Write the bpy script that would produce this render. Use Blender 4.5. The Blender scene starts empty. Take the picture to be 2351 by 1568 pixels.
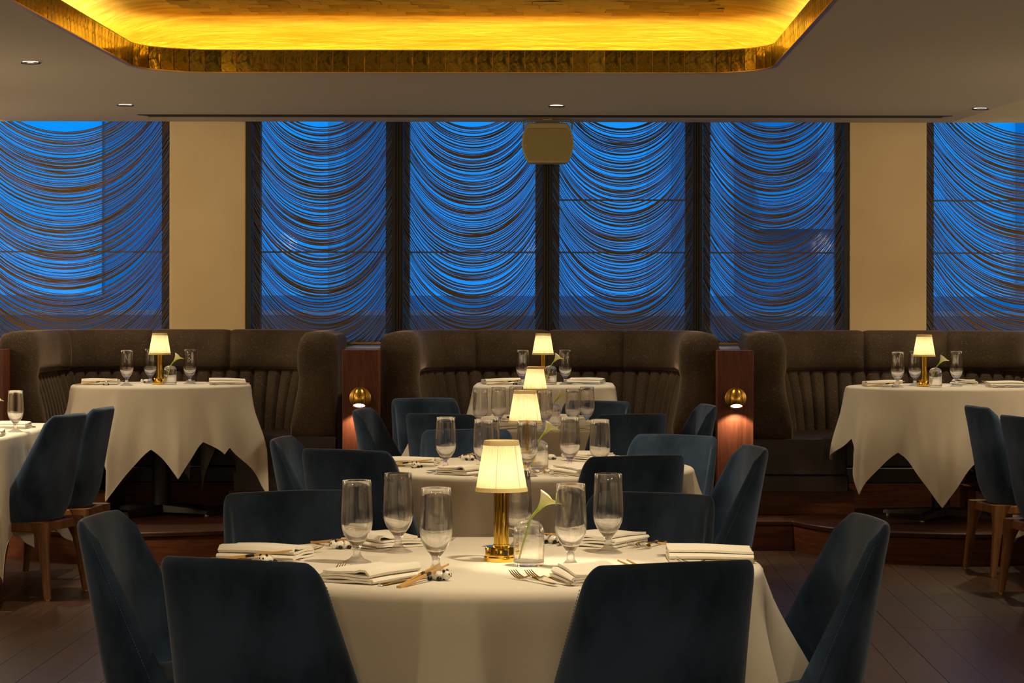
import bpy, math, random
from math import sin, cos, pi, sqrt, radians, atan2, exp
from mathutils import Vector, Matrix
random.seed(11)
SC = bpy.context.scene
COL = SC.collection
# ------------------------------------------------------------------ camera, world, exposure, lights
HC, F = 1.395, 5720.0                       # eye height, focal length in pixels of the 2351 px wide frame
cam_d = bpy.data.cameras.new('camera'); cam = bpy.data.objects.new('camera', cam_d); COL.objects.link(cam)
cam.location = (0, 0, HC)
cam.rotation_euler = (Matrix.Rotation(pi/2, 3, 'X') @ Matrix.Rotation(radians(0.09), 3, 'Z')).to_euler()
cam_d.sensor_width = 36.0; cam_d.lens = 36.0*F/2351
cam_d.shift_x = (1175.5-1293)/2351; cam_d.shift_y = (691-784)/2351
cam_d.clip_end = 200
SC.camera = cam
SC.view_settings.view_transform = 'Standard'; SC.view_settings.look = 'None'
SC.view_settings.gamma = 1.0; SC.view_settings.use_curve_mapping = False
SC.view_settings.exposure = 0.2
SC.cycles.use_denoising = True
SC.cycles.max_bounces = 10; SC.cycles.transparent_max_bounces = 24; SC.cycles.transmission_bounces = 10
SC.cycles.sample_clamp_indirect = 4.0
world = bpy.data.worlds.new('dusk_sky'); SC.world = world; world.use_nodes = True
bg = world.node_tree.nodes['Background']
bg.inputs[0].default_value = (0.0, 0.30, 1.0, 1); bg.inputs[1].default_value = 1.5

WARM = (1.0, 0.77, 0.47); WARM2 = (1.0, 0.80, 0.51)
def light(name, kind, loc, power, color=WARM, size=0.05, aim=None, angle=60, blend=0.5, sx=None, sy=None, parent=None):
    d = bpy.data.lights.new(name, kind); d.energy = power; d.color = color
    o = bpy.data.objects.new(name, d); COL.objects.link(o); o.location = loc
    if kind == 'AREA':
        d.shape = 'RECTANGLE'; d.size = sx; d.size_y = sy
    else:
        d.shadow_soft_size = size
    if kind == 'SPOT':
        d.spot_size = radians(angle); d.spot_blend = blend
    if aim is not None:
        v = Vector(aim)-Vector(loc); o.rotation_euler = v.to_track_quat('-Z', 'Y').to_euler()
    if parent: o.parent = parent
    return o
CEIL = 2.515; PLAT = 0.165; TH = 0.755
COVE = (-2.066, 1.008, 3.4, 12.25)          # ceiling recess in plan: x0, x1, y0, y1
# recessed ceiling downlights (the spot lamps of the room, those in view and those nearer the viewer)
def downlight(x, y, power, angle=70, aim=None, z=CEIL-0.03, size=0.04, color=WARM2, blend=0.6):
    return light('downlight_lamp', 'SPOT', (x, y, z), power, color, size, aim or (x, y, 0), angle, blend)
x0, x1, y0, y1 = COVE
downlight(0.45, 5.75, 125, 14, (0.0, 5.97, 0.75), z=2.74, size=.02)
for (x, y, p, a, tgt) in (
    (0.35, 5.6, 120, 44, (-0.1, 6.05, 0.75)), (-0.7, 4.9, 25, 60, (-0.25, 6.0, 0.75)),
    (-0.13, 9.2, 110, 58, (-0.13, 9.55, 0.75)), (-0.13, 12.5, 80, 56, (-0.13, 12.75, 0.75)),
    (-2.95, 11.6, 130, 66, (-2.95, 12.0, 0.75)), (2.85, 11.9, 110, 66, (2.85, 12.2, 0.75)),
    (-3.1, 6.0, 80, 75, (-2.9, 6.8, 0)), (2.6, 5.5, 70, 75, (2.5, 6.5, 0)), (2.0, 8.6, 45, 75, (1.9, 9.0, 0)),
    (-2.1, 8.3, 45, 75, (-2.2, 8.9, 0))):
    downlight(x, y, p, a, tgt, z=(2.74 if x0 < x < x1 else CEIL-0.03))
# unseen fill lights added behind the viewer for warm room ambience
for (x, y, p) in ((-3.4, 1.2, 52), (3.2, 1.0, 52), (-0.4, -1.2, 50)):
    light('room_fill', 'POINT', (x, y, 2.1), p, WARM, 0.12)
# unseen fill lights added beside the frame to brighten ceiling, pillars and booths
for (x, y, p) in ((-4.9, 8.0, 60), (-4.9, 11.5, 70), (-4.9, 14.6, 60), (4.5, 8.0, 60), (4.5, 11.5, 60), (4.5, 14.6, 30)):
    light('side_fill', 'POINT', (x, y, 1.75), p, WARM, 0.4)

# ------------------------------------------------------------------ helpers
class MB:
    def __init__(s): s.v = []; s.f = []
    def add(s, vs, fs):
        n = len(s.v); s.v.extend([tuple(v) for v in vs]); s.f.extend([tuple(i+n for i in f) for f in fs]); return s
    def box(s, c, d, rz=0, taper=1.0):
        x, y, z = d[0]/2, d[1]/2, d[2]/2; m = Matrix.Rotation(rz, 3, 'Z'); vs = []
        for k, t in ((-1, 1.0), (1, taper)):
            for (a, b) in ((-1, -1), (1, -1), (1, 1), (-1, 1)):
                vs.append(Vector(c)+m @ Vector((a*x*t, b*y*t, k*z)))
        return s.add(vs, [(3, 2, 1, 0), (4, 5, 6, 7), (0, 1, 5, 4), (1, 2, 6, 5), (2, 3, 7, 6), (3, 0, 4, 7)])
    def lathe(s, prof, n=32, c=(0, 0, 0), cap=True):
        vs = []; fs = []
        for (r, z) in prof:
            for i in range(n):
                a = 2*pi*i/n; vs.append((c[0]+r*cos(a), c[1]+r*sin(a), c[2]+z))
        for j in range(len(prof)-1):
            for i in range(n):
                k = (i+1) % n; fs.append((j*n+i, j*n+k, (j+1)*n+k, (j+1)*n+i))
        if cap:
            fs.append(tuple(reversed(range(n)))); m = (len(prof)-1)*n; fs.append(tuple(range(m, m+n)))
        return s.add(vs, fs)
    def tube(s, pts, r, n=8, cap=True):
        vs = []; fs = []; P = [Vector(p) for p in pts]; m = len(P)
        up = None
        for i, p in enumerate(P):
            t = (P[min(i+1, m-1)]-P[max(i-1, 0)]).normalized()
            if up is None or abs(t.dot(up)) > .98: up = Vector((0, 0, 1)) if abs(t.z) < .9 else Vector((1, 0, 0))
            a = t.cross(up).normalized(); b = a.cross(t); rr = r[i] if isinstance(r, (list, tuple)) else r
            up = b
            for k in range(n):
                q = 2*pi*k/n; vs.append(p+a*cos(q)*rr+b*sin(q)*rr)
        for i in range(m-1):
            for k in range(n):
                l = (k+1) % n; fs.append((i*n+k, i*n+l, (i+1)*n+l, (i+1)*n+k))
        if cap: fs.append(tuple(reversed(range(n)))); fs.append(tuple(range((m-1)*n, m*n)))
        return s.add(vs, fs)
    def grid(s, rows, closed=False):
        h = len(rows); w = len(rows[0]); vs = [p for r in rows for p in r]; fs = []
        for j in range(h-1):
            for i in range(w if closed else w-1):
                k = (i+1) % w; fs.append((j*w+i, j*w+k, (j+1)*w+k, (j+1)*w+i))
        return s.add(vs, fs)
    def prism(s, poly, z0, z1):
        n = len(poly); vs = [(p[0], p[1], z0) for p in poly]+[(p[0], p[1], z1) for p in poly]
        return s.add(vs, [tuple(reversed(range(n))), tuple(range(n, 2*n))]+[(i, (i+1) % n, n+(i+1) % n, n+i) for i in range(n)])
    def ball(s, c, r, nu=12, nv=8, rot=None):
        rows = []
        for j in range(nv+1):
            t = pi*j/nv-pi/2; row = []
            for i in range(nu):
                a = 2*pi*i/nu; v = Vector((r[0]*cos(t)*cos(a), r[1]*cos(t)*sin(a), r[2]*sin(t)))
                if rot is not None: v = rot @ v
                row.append(Vector(c)+v)
            rows.append(row)
        return s.grid(rows, True)
    def xf(s, m):
        s.v = [tuple(m @ Vector(v)) for v in s.v]; return s
    def build(s, name, mat, parent=None, smooth=True, bevel=0, sub=0, angle=40, seg=2, solid=0):
        me = bpy.data.meshes.new(name); me.from_pydata(s.v, [], s.f); me.validate(); me.update()
        if mat: me.materials.append(mat)
        o = bpy.data.objects.new(name, me); COL.objects.link(o)
        if smooth and len(me.polygons):
            me.polygons.foreach_set('use_smooth', [True]*len(me.polygons))
            if not sub:
                try: me.set_sharp_from_angle(angle=radians(angle))
                except Exception: pass
        if solid:
            m = o.modifiers.new('thick', 'SOLIDIFY'); m.thickness = solid; m.offset = 0
        if bevel:
            m = o.modifiers.new('bevel', 'BEVEL'); m.width = bevel; m.segments = seg; m.limit_method = 'ANGLE'; m.angle_limit = radians(35)
        if sub:
            m = o.modifiers.new('sub', 'SUBSURF'); m.levels = sub; m.render_levels = sub
        if parent: o.parent = parent
        return o
def tag(o, label=None, cat=None, group=None, kind=None):
    if label: o['label'] = label
    if cat: o['category'] = cat
    if group: o['group'] = group
    if kind: o['kind'] = kind
    return o
def thing(name, label, cat, loc=(0, 0, 0), rz=0, group=None):
    o = bpy.data.objects.new(name, None); COL.objects.link(o); o.location = loc; o.rotation_euler = (0, 0, rz)
    o.empty_display_size = 0.05
    return tag(o, label, cat, group)
KIDS = {}
def copy_tree(o, parent=None):
    c = o.copy(); COL.objects.link(c)
    if parent: c.parent = parent
    for ch in [x for x in o.children]: copy_tree(ch, c)
    return c
def inst(proto, label, loc, rz=0, group=None, rot=None):
    """first call places the prototype itself, later calls copies of it with copied parts"""
    if proto.get('used'): o = copy_tree(proto)
    else: o = proto; o['used'] = 1
    o.location = loc; o.rotation_euler = rot if rot else (0, 0, rz); o['label'] = label
    if group: o['group'] = group
    return o
def at(px, py, Y): return Vector(((px-1293)*Y/F, Y, HC-(py-691)*Y/F))     # point of the room seen at a pixel of the photo, at depth Y
def on(px, py, z):                                                          # point of the plane at height z
    D = (HC-z)*F/(py-691); return Vector(((px-1293)*D/F, D, z))

# ------------------------------------------------------------------ materials
def mat(name, color=(.8, .8, .8), rough=.5, metal=0, spec=.5, **kw):
    m = bpy.data.materials.new(name); m.use_nodes = True; p = m.node_tree.nodes['Principled BSDF']
    p.inputs['Base Color'].default_value = (*color, 1); p.inputs['Roughness'].default_value = rough
    p.inputs['Metallic'].default_value = metal; p.inputs['Specular IOR Level'].default_value = spec
    for k, v in kw.items(): p.inputs[k.replace('_', ' ')].default_value = v
    return m
def N(m, t, **kw):
    n = m.node_tree.nodes.new(t)
    for k, v in kw.items(): setattr(n, k, v)
    return n
def L(m, a, b): m.node_tree.links.new(a, b)
def P(m): return m.node_tree.nodes['Principled BSDF']
def coords(m, scale=(1, 1, 1), kind='Object', rot=(0, 0, 0)):
    tc = N(m, 'ShaderNodeTexCoord'); mp = N(m, 'ShaderNodeMapping'); mp.inputs['Scale'].default_value = scale
    mp.inputs['Rotation'].default_value = rot; L(m, tc.outputs[kind], mp.inputs['Vector']); return mp.outputs['Vector']
def noise(m, vec, scale=5, detail=3, rough=.5, dist=0):
    n = N(m, 'ShaderNodeTexNoise'); n.inputs['Scale'].default_value = scale; n.inputs['Detail'].default_value = detail
    n.inputs['Roughness'].default_value = rough; n.inputs['Distortion'].default_value = dist; L(m, vec, n.inputs['Vector']); return n.outputs[0]
def ramp(m, fac, stops):
    r = N(m, 'ShaderNodeValToRGB'); e = r.color_ramp.elements
    while len(e) < len(stops): e.new(0.5)
    for i, (p, c) in enumerate(stops): e[i].position = p; e[i].color = (*c, 1) if len(c) == 3 else c
    L(m, fac, r.inputs[0]); return r.outputs[0]
def bump(m, h, strength=.2, dist=.01):
    b = N(m, 'ShaderNodeBump'); b.inputs['Strength'].default_value = strength; b.inputs['Distance'].default_value = dist
    L(m, h, b.inputs['Height']); L(m, b.outputs[0], P(m).inputs['Normal']); return b
def emis(name, color, strength):
    m = bpy.data.materials.new(name); m.use_nodes = True; nt = m.node_tree; nt.nodes.remove(P(m))
    e = nt.nodes.new('ShaderNodeEmission'); e.inputs[0].default_value = (*color, 1); e.inputs[1].default_value = strength
    L(m, e.outputs[0], nt.nodes['Material Output'].inputs[0]); return m

M = {}
# navy velvet
m = M['velvet'] = mat('navy_velvet', (.012, .026, .044), .85, spec=.1, Sheen_Weight=.75, Sheen_Roughness=.42, Sheen_Tint=(.34, .42, .60, 1))
v = coords(m, (1, 1, .6)); n1 = noise(m, v, 5, 4, .6)
L(m, ramp(m, n1, [(.36, (.013, .026, .054)), (.64, (.046, .082, .155))]), P(m).inputs['Base Color'])
bump(m, noise(m, coords(m), 420, 2), .12, .002)
M['thread'] = mat('blue_thread', (.07, .12, .17), .7)
# walnut chair wood
m = M['walnut'] = mat('walnut', (.2, .09, .03), .38)
L(m, ramp(m, noise(m, coords(m, (14, 14, 1.4)), 3, 5, .6, .6), [(.25, (.10, .038, .012)), (.75, (.30, .13, .04))]), P(m).inputs['Base Color'])
# mahogany panels and steps
def wood(name, a, b, sc, rough=.45, coat=.05):
    m = mat(name, a, rough, spec=.25, Coat_Weight=coat, Coat_Roughness=.25)
    g = noise(m, coords(m, sc), 4, 6, .65, 1.2); L(m, ramp(m, g, [(.25, a), (.75, b)]), P(m).inputs['Base Color'])
    bump(m, g, .06, .004); return m
M['mahogany'] = wood('mahogany_veneer', (.060, .018, .009), (.17, .055, .03), (9, 9, .7), .45)
M['riser'] = wood('step_riser_wood', (.05, .016, .008), (.20, .065, .025), (.8, .8, 11), .45)
M['tread'] = wood('step_tread_wood', (.03, .011, .007), (.07, .027, .016), (1, 8, 1), .4)
def plank(name, a, b):
    m = mat(name, a, .36, Coat_Weight=.12, Coat_Roughness=.22)
    g = noise(m, coords(m, (11, .75, 1)), 3.2, 7, .62, 2.2); L(m, ramp(m, g, [(.28, a), (.72, b)]), P(m).inputs['Base Color'])
    h = noise(m, coords(m, (60, 3, 1)), 3, 4, .7, .8); bump(m, h, .12, .002); return m
M['plank'] = [plank('oak_plank_dark', (.016, .006, .003), (.066, .030, .014)), plank('oak_plank_mid', (.018, .008, .004), (.082, .038, .018)),
              plank('oak_plank_red', (.018, .006, .004), (.074, .030, .015))]
M['subfloor'] = mat('subfloor', (.012, .007, .005), .9)
# ceiling, plaster
m = M['ceiling'] = mat('ceiling_paint', (.50, .46, .40), .8, spec=.2); bump(m, noise(m, coords(m), 300, 2), .05, .002)
m = M['plaster'] = mat('cream_plaster', (.70, .58, .37), .75, spec=.25)
L(m, ramp(m, noise(m, coords(m), 2.2, 4), [(.3, (.74, .58, .33)), (.7, (.82, .66, .40))]), P(m).inputs['Base Color'])
M['wall'] = mat('room_wall', (.33, .25, .17), .85)
# gold
def gold(name, a, b, rough, sc, ns=3, bstr=.15):
    m = mat(name, a, rough, 1.0); g = noise(m, coords(m, sc), ns, 6, .62, .6)
    L(m, ramp(m, g, [(.3, a), (.7, b)]), P(m).inputs['Base Color'])
    L(m, ramp(m, g, [(.3, (rough*1.25,)*3), (.7, (rough*.8,)*3)]), P(m).inputs['Roughness'])
    bump(m, noise(m, coords(m, sc), ns*3, 5, .6), bstr, .01); return m
M['dome'] = gold('gold_leaf_cove', (.66, .40, .035), (.97, .70, .10), .5, (.8, 4, 6), 2.6, .4)
M['leaf'] = [gold('gold_leaf_%s' % k, a, b, .5, (2, 22, 3), 2.5, .25) for k, a, b in
             (('a', (.56, .34, .03), (.95, .66, .09)), ('b', (.40, .23, .02), (.80, .52, .07)), ('c', (.68, .42, .04), (1.0, .74, .12)))]
m = M['tile'] = mat('antique_mirror_tile', (.5, .33, .06), .08, 1.0)
g = noise(m, coords(m, (1, 1, 1)), 16, 7, .68, 1.6); oi = N(m, 'ShaderNodeObjectInfo')
mx = N(m, 'ShaderNodeMath', operation='ADD'); L(m, g, mx.inputs[0]); mu = N(m, 'ShaderNodeMath', operation='MULTIPLY_ADD')
L(m, oi.outputs['Random'], mu.inputs[0]); mu.inputs[1].default_value = .12; mu.inputs[2].default_value = -.06; L(m, mu.outputs[0], mx.inputs[1])
L(m, ramp(m, mx.outputs[0], [(.40, (.07, .05, .009)), (.5, (.22, .16, .025)), (.62, (.62, .45, .09))]), P(m).inputs['Base Color'])
L(m, ramp(m, mx.outputs[0], [(.4, (.35, .35, .35)), (.6, (.06, .06, .06))]), P(m).inputs['Roughness'])
M['gold_edge'] = mat('gold_trim', (.62, .38, .10), .3, 1.0)
M['brass'] = mat('polished_brass', (.83, .52, .08), .10, 1.0)
M['brass_satin'] = mat('aged_brass', (.55, .33, .07), .3, 1.0)
# cloth
m = M['linen'] = mat('white_linen', (.72, .685, .61), .9, spec=.1, Sheen_Weight=.12)
bump(m, noise(m, coords(m, (1, 1, .35)), 7, 4, .55), .16, .03)
M['napkin'] = mat('napkin_linen', (.82, .79, .71), .9, spec=.1); bump(M['napkin'], noise(M['napkin'], coords(M['napkin']), 22, 3), .25, .01)
# lamp shade
m = M['shade'] = bpy.data.materials.new('pleated_cream_shade'); m.use_nodes = True; nt = m.node_tree; nt.nodes.remove(P(m))
tr = N(m, 'ShaderNodeBsdfTranslucent'); tr.inputs[0].default_value = (.90, .82, .56, 1); df = N(m, 'ShaderNodeBsdfDiffuse'); df.inputs[0].default_value = (.85, .8, .62, 1)
ms = N(m, 'ShaderNodeMixShader'); ms.inputs[0].default_value = .35; L(m, tr.outputs[0], ms.inputs[1]); L(m, df.outputs[0], ms.inputs[2]); L(m, ms.outputs[0], nt.nodes['Material Output'].inputs[0])
m = M['shade_trim'] = bpy.data.materials.new('cream_shade_band'); m.use_nodes = True; nt = m.node_tree; nt.nodes.remove(P(m))
tr = N(m, 'ShaderNodeBsdfTranslucent'); tr.inputs[0].default_value = (.72, .58, .22, 1); df = N(m, 'ShaderNodeBsdfDiffuse'); df.inputs[0].default_value = (.8, .72, .45, 1)
ms = N(m, 'ShaderNodeMixShader'); ms.inputs[0].default_value = .55; L(m, tr.outputs[0], ms.inputs[1]); L(m, df.outputs[0], ms.inputs[2]); L(m, ms.outputs[0], nt.nodes['Material Output'].inputs[0])
# glass
for gk, GM in (('glass', .82), ('glass_foot', .5)):
  m = M[gk] = mat('clear_' + gk, (1, 1, 1), 0.0, Transmission_Weight=1.0, IOR=1.47); nt = m.node_tree
  tp = N(m, 'ShaderNodeBsdfTransparent'); ms = N(m, 'ShaderNodeMixShader'); ms.inputs[0].default_value = GM
  L(m, tp.outputs[0], ms.inputs[1]); L(m, P(m).outputs[0], ms.inputs[2]); L(m, ms.outputs[0], nt.nodes['Material Output'].inputs[0])
m = M['thin_glass'] = bpy.data.materials.new('thin_blown_glass'); m.use_nodes = True; nt = m.node_tree; nt.nodes.remove(P(m))
tp = N(m, 'ShaderNodeBsdfTransparent'); tp.inputs[0].default_value = (.97, .97, .96, 1); gl = N(m, 'ShaderNodeBsdfGlossy'); gl.inputs[1].default_value = .02
lw = N(m, 'ShaderNodeLayerWeight'); lw.inputs[0].default_value = .32; ms = N(m, 'ShaderNodeMixShader')
L(m, ramp(m, lw.outputs[0], [(0, (.04, .04, .04)), (1, (.75, .75, .75))]), ms.inputs[0]); L(m, tp.outputs[0], ms.inputs[1]); L(m, gl.outputs[0], ms.inputs[2]); L(m, ms.outputs[0], nt.nodes['Material Output'].inputs[0])
m = M['pane'] = bpy.data.materials.new('window_glass'); m.use_nodes = True; nt = m.node_tree; nt.nodes.remove(P(m))
tp = N(m, 'ShaderNodeBsdfTransparent'); tp.inputs[0].default_value = (.95, .97, 1, 1); gl = N(m, 'ShaderNodeBsdfGlossy'); gl.inputs[1].default_value = .03
ms = N(m, 'ShaderNodeMixShader'); ms.inputs[0].default_value = .003; L(m, tp.outputs[0], ms.inputs[1]); L(m, gl.outputs[0], ms.inputs[2]); L(m, ms.outputs[0], nt.nodes['Material Output'].inputs[0])
M['steel'] = mat('stainless_steel', (.72, .69, .63), .16, 1.0)
M['bamboo'] = mat('bamboo', (.62, .36, .11), .5)
M['black'] = mat('black_lacquer', (.008, .008, .008), .25)
M['ceramic'] = mat('white_ceramic', (.80, .78, .73), .22)
M['iron'] = mat('black_iron', (.012, .011, .010), .45)
M['frame'] = mat('dark_bronze_frame', (.016, .012, .008), .5)
M['vent'] = mat('black_air_slot', (.008, .009, .012), .5)
M['speaker'] = mat('khaki_plastic', (.46, .37, .17), .5); M['grille'] = mat('khaki_grille', (.33, .265, .105), .7)
M['stem'] = mat('green_stem', (.22, .40, .03), .45, Subsurface_Weight=.2); 
m = M['petal'] = mat('calla_petal', (.75, .74, .42), .5)
sx_ = N(m, 'ShaderNodeSeparateXYZ'); L(m, coords(m, kind='Generated'), sx_.inputs[0]); L(m, ramp(m, sx_.outputs[2], [(.05, (.42, .52, .05)), (.45, (.74, .74, .30)), (.9, (.86, .83, .62))]), P(m).inputs['Base Color'])
M['chain'] = mat('copper_chain', (.40, .245, .07), .42, .5)
# booth velvet with glints painted into the base colour as pale flecks
m = M['booth'] = mat('taupe_mohair', (.05, .034, .022), .8, spec=.2, Sheen_Weight=.4, Sheen_Roughness=.4, Sheen_Tint=(.55, .40, .29, 1))
v = coords(m); L(m, ramp(m, noise(m, v, 4, 4), [(.3, (.036, .025, .016)), (.7, (.074, .051, .033))]), P(m).inputs['Base Color'])
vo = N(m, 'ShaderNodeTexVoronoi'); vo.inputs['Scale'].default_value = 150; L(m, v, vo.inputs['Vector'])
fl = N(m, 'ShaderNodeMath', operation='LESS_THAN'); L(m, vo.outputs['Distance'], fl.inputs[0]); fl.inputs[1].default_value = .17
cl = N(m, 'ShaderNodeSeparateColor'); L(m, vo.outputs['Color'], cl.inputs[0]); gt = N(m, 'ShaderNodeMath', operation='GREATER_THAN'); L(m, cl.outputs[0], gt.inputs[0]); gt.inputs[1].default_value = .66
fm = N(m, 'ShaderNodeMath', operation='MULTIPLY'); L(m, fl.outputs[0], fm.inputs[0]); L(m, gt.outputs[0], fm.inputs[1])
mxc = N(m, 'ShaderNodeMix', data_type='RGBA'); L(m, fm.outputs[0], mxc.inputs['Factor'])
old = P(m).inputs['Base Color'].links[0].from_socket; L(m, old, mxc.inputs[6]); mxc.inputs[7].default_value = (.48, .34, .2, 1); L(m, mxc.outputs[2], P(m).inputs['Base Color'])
M['booth_seat'] = mat('brown_leather', (.026, .017, .013), .4)
M['lens'] = emis('lit_lens', (1, .86, .62), 9)
M['sill'] = mat('stone_sill', (.5, .5, .52), .5)
M['facade'] = mat('street_render', (.9, .9, .9), .9); M['facade_dark'] = mat('street_dark_stone', (.45, .45, .5), .9); M['bar'] = mat('grey_glazing_bar', (.3, .3, .34), .6)
M['shop_glass'] = mat('shop_glass', (.95, .95, .95), .6, spec=.1); M['street'] = mat('asphalt', (.1, .1, .12), .9)

# ------------------------------------------------------------------ room shell
def struct(o): o['kind'] = 'structure'; return o
RX0, RX1, RY0, WY = -5.4, 5.0, -3.0, 15.80
fl = struct(MB().box(((RX0+RX1)/2, (RY0+WY)/2, -.04), (RX1-RX0, WY-RY0+.6, .05)).build('floor', M['subfloor'], smooth=False))
pw = .155; k = 0; plank_meshes = {}
for r in range(int((3.7+3.4)/pw)):
    X = -3.7+pw*(r+.5); y = 4.3-random.random()*1.6
    while y < 14.4:
        ln = random.choice((1.5, 1.9, 2.3)); key = (ln, random.randrange(3))
        vis0 = (-1330*y/F-.3, 1090*(y+ln)/F+.3)
        if y+ln > 4.5 and (X > -1320*(y+ln)/F-.2 and X < 1080*(y+ln)/F+.2) and k < 300:
            if key not in plank_meshes:
                me = MB().box((0, 0, 0), (pw-.0011, ln-.0011, .014)).build('plank', M['plank'][key[1]], fl, smooth=False, bevel=.0012, seg=1)
                plank_meshes[key] = me; o = me
            else:
                o = plank_meshes[key].copy(); COL.objects.link(o); o.parent = fl
            o.location = (X, y+ln/2, -.007+random.uniform(-.0004, .0004)); k += 1
        y += ln
# platform with bulging steps
bc = (-2.33, -.087, 2.18)
def front_y(x):
    y = 13.97
    for c in bc:
        d = abs(x-c)/.90
        if d < 1: y = min(y, 14.15-.95*sqrt(1-d*d))
    return y
xs = [-5.3+i*(10.2/240) for i in range(241)]
edge = [(x, front_y(x)) for x in xs]
pf = MB().prism(edge+[(4.9, 15.6), (-5.3, 15.6)], 0.0, PLAT-.03).build('platform', M['riser'], smooth=True, angle=25); struct(pf)
edge2 = [(x, front_y(x)-.012) for x in xs]
MB().prism(edge2+[(4.9, 15.6), (-5.3, 15.6)], PLAT-.028, PLAT).build('tread', M['tread'], pf, smooth=True, angle=25, bevel=.006)
# ceiling with the rounded opening
def rrect(x0, x1, y0, y1, r, n=10, step=None):
    pts = []
    for (cx, cy, a0) in ((x1-r, y1-r, 0), (x0+r, y1-r, 90), (x0+r, y0+r, 180), (x1-r, y0+r, 270)):
        for i in range(n+1):
            a = radians(a0+90*i/n); pts.append((cx+r*cos(a), cy+r*sin(a)))
    return pts
CR = .38
loop = rrect(*COVE, CR, 12)
def to_rect(p):
    cx, cy = (x0+x1)/2, (y0+y1)/2; dx, dy = p[0]-cx, p[1]-cy
    t = min(((RX1-cx)/dx if dx > 1e-9 else (RX0-cx)/dx if dx < -1e-9 else 1e9), ((15.6-cy)/dy if dy > 1e-9 else (RY0-cy)/dy if dy < -1e-9 else 1e9))
    return (cx+dx*t, cy+dy*t)
inner = loop; outer = [to_rect(p) for p in loop]; n = len(loop); ce = MB()
cor = [(RX1, 15.6), (RX0, 15.6), (RX0, RY0), (RX1, RY0)]
vs = [(p[0], p[1], CEIL) for p in inner]+[(p[0], p[1], CEIL) for p in outer]+[(c[0], c[1], CEIL) for c in cor]; fs = []
for i in range(n):
    j = (i+1) % n; fs.append((i, j, n+j, n+i))
    a, b = outer[i], outer[j]
    if abs(a[0]-b[0]) > 1e-6 and abs(a[1]-b[1]) > 1e-6:
        for q, c in enumerate(cor):
            if (abs(c[0]-a[0]) < 1e-6 or abs(c[1]-a[1]) < 1e-6) and (abs(c[0]-b[0]) < 1e-6 or abs(c[1]-b[1]) < 1e-6): fs.append((n+i, n+j, 2*n+q)); break
ce.add(vs, fs)
ce.add([(RX0, 15.6, CEIL), (RX1, 15.6, CEIL), (RX1, 15.6, 2.95), (RX0, 15.6, 2.95)], [(0, 1, 2, 3)])
ce.add([(RX0, 15.6, 2.95), (RX1, 15.6, 2.95), (RX1, 16.3, 2.95), (RX0, 16.3, 2.95)], [(0, 1, 2, 3)])
ceil = struct(ce.build('ceiling', M['ceiling'], smooth=False))
# roof above the recess so no sky enters
MB().box(((RX0+RX1)/2, (RY0+16.3)/2, 3.0), (RX1-RX0+.4, 16.3-RY0+.4, .06)).build('roof_slab', M['wall'], ceil, smooth=False)
# outer walls
for nm, c, d in (('wall_left', (RX0-.05, 6.6, 1.5), (.1, 19.4, 3)), ('wall_right', (RX1+.05, 6.6, 1.5), (.1, 19.4, 3)), ('wall_front', (0, RY0-.05, 1.5), (10.6, .1, 3))):
    struct(MB().box(c, d).build(nm, M['wall'], smooth=False))
# window wall
GY = 15.93
def X(px, Y=15.75): return (px-1293)*Y/F
wb = MB(); wb.box(((RX0+RX1)/2, 16.0, .54), (RX1-RX0, .34, 1.08))
wb.box(((RX0-3.95)/2-.0, 16.0, 2.0), (RX0*-1-3.95, .3, 1.9)); wb.box(((RX1+3.75)/2, 16.0, 2.0), (RX1-3.75, .3, 1.9))
wall_back = struct(wb.build('wall_back', M['wall'], smooth=False))
for (a, b) in ((391, 565.5), (1948.5, 2125)):
    MB().box(((X(a)+X(b))/2, 15.9, 2.0), (X(b)-X(a), .38, 1.9)).build('pillar', M['plaster'], wall_back, smooth=False, bevel=.006)
MB().box(((RX0+RX1)/2, 15.80, 1.105), (7.8, .14, .03)).build('sill', M['sill'], wall_back, smooth=False, bevel=.004)
MB().box(((RX0+RX1)/2, 15.685, 1.128), (7.8, .012, .014)).build('sill_edge', M['gold_edge'], wall_back, smooth=False)
for xx in (-1.178, .98):
    MB().box((xx, 15.3, 1.10), (.26, .76, .03)).build('ledge', M['sill'], wall_back, smooth=False, bevel=.003)
    MB().box((xx, 15.3, .63), (.22, .74, .9)).build('partition', M['mahogany'], wall_back, smooth=False)
wins = [(-95, 391, -72, 375), (577, 900, 600, 887), (925, 1245, 941, 1229), (1268, 1590, 1284, 1572), (1612, 1937, 1629, 1915), (2125, 2620, 2140, 2600)]
frames = [(-110, -72), (375, 391), (565.5, 600), (887, 941), (1229, 1284), (1572, 1629), (1915, 1948.5), (2125, 2140), (2600, 2640)]
for i, (a, b, ga, gb) in enumerate(wins):
    w = MB()
    for (p, q) in ((ga-16, ga), (gb, gb+16)):
        w.box(((X(p, 15.95)+X(q, 15.95))/2, 15.93, 2.0), (X(q, 15.95)-X(p, 15.95), .09, 1.9))
    gx0, gx1 = X(ga, 15.95), X(gb, 15.95)
    fr = struct(w.build('window_%d' % (i+1), M['frame'], smooth=False))
    for zz in ((1.705, 2.04) if i in (3, 5) else (1.705,)):
        MB().box(((gx0+gx1)/2, 15.93, zz), (gx1-gx0, .02, .010)).build('glazing_bar', M['bar'], fr, smooth=False)
    MB().box(((gx0+gx1)/2, 15.93, 2.0), (gx1-gx0, .006, 1.9)).build('pane', M['pane'], fr, smooth=False)
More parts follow.
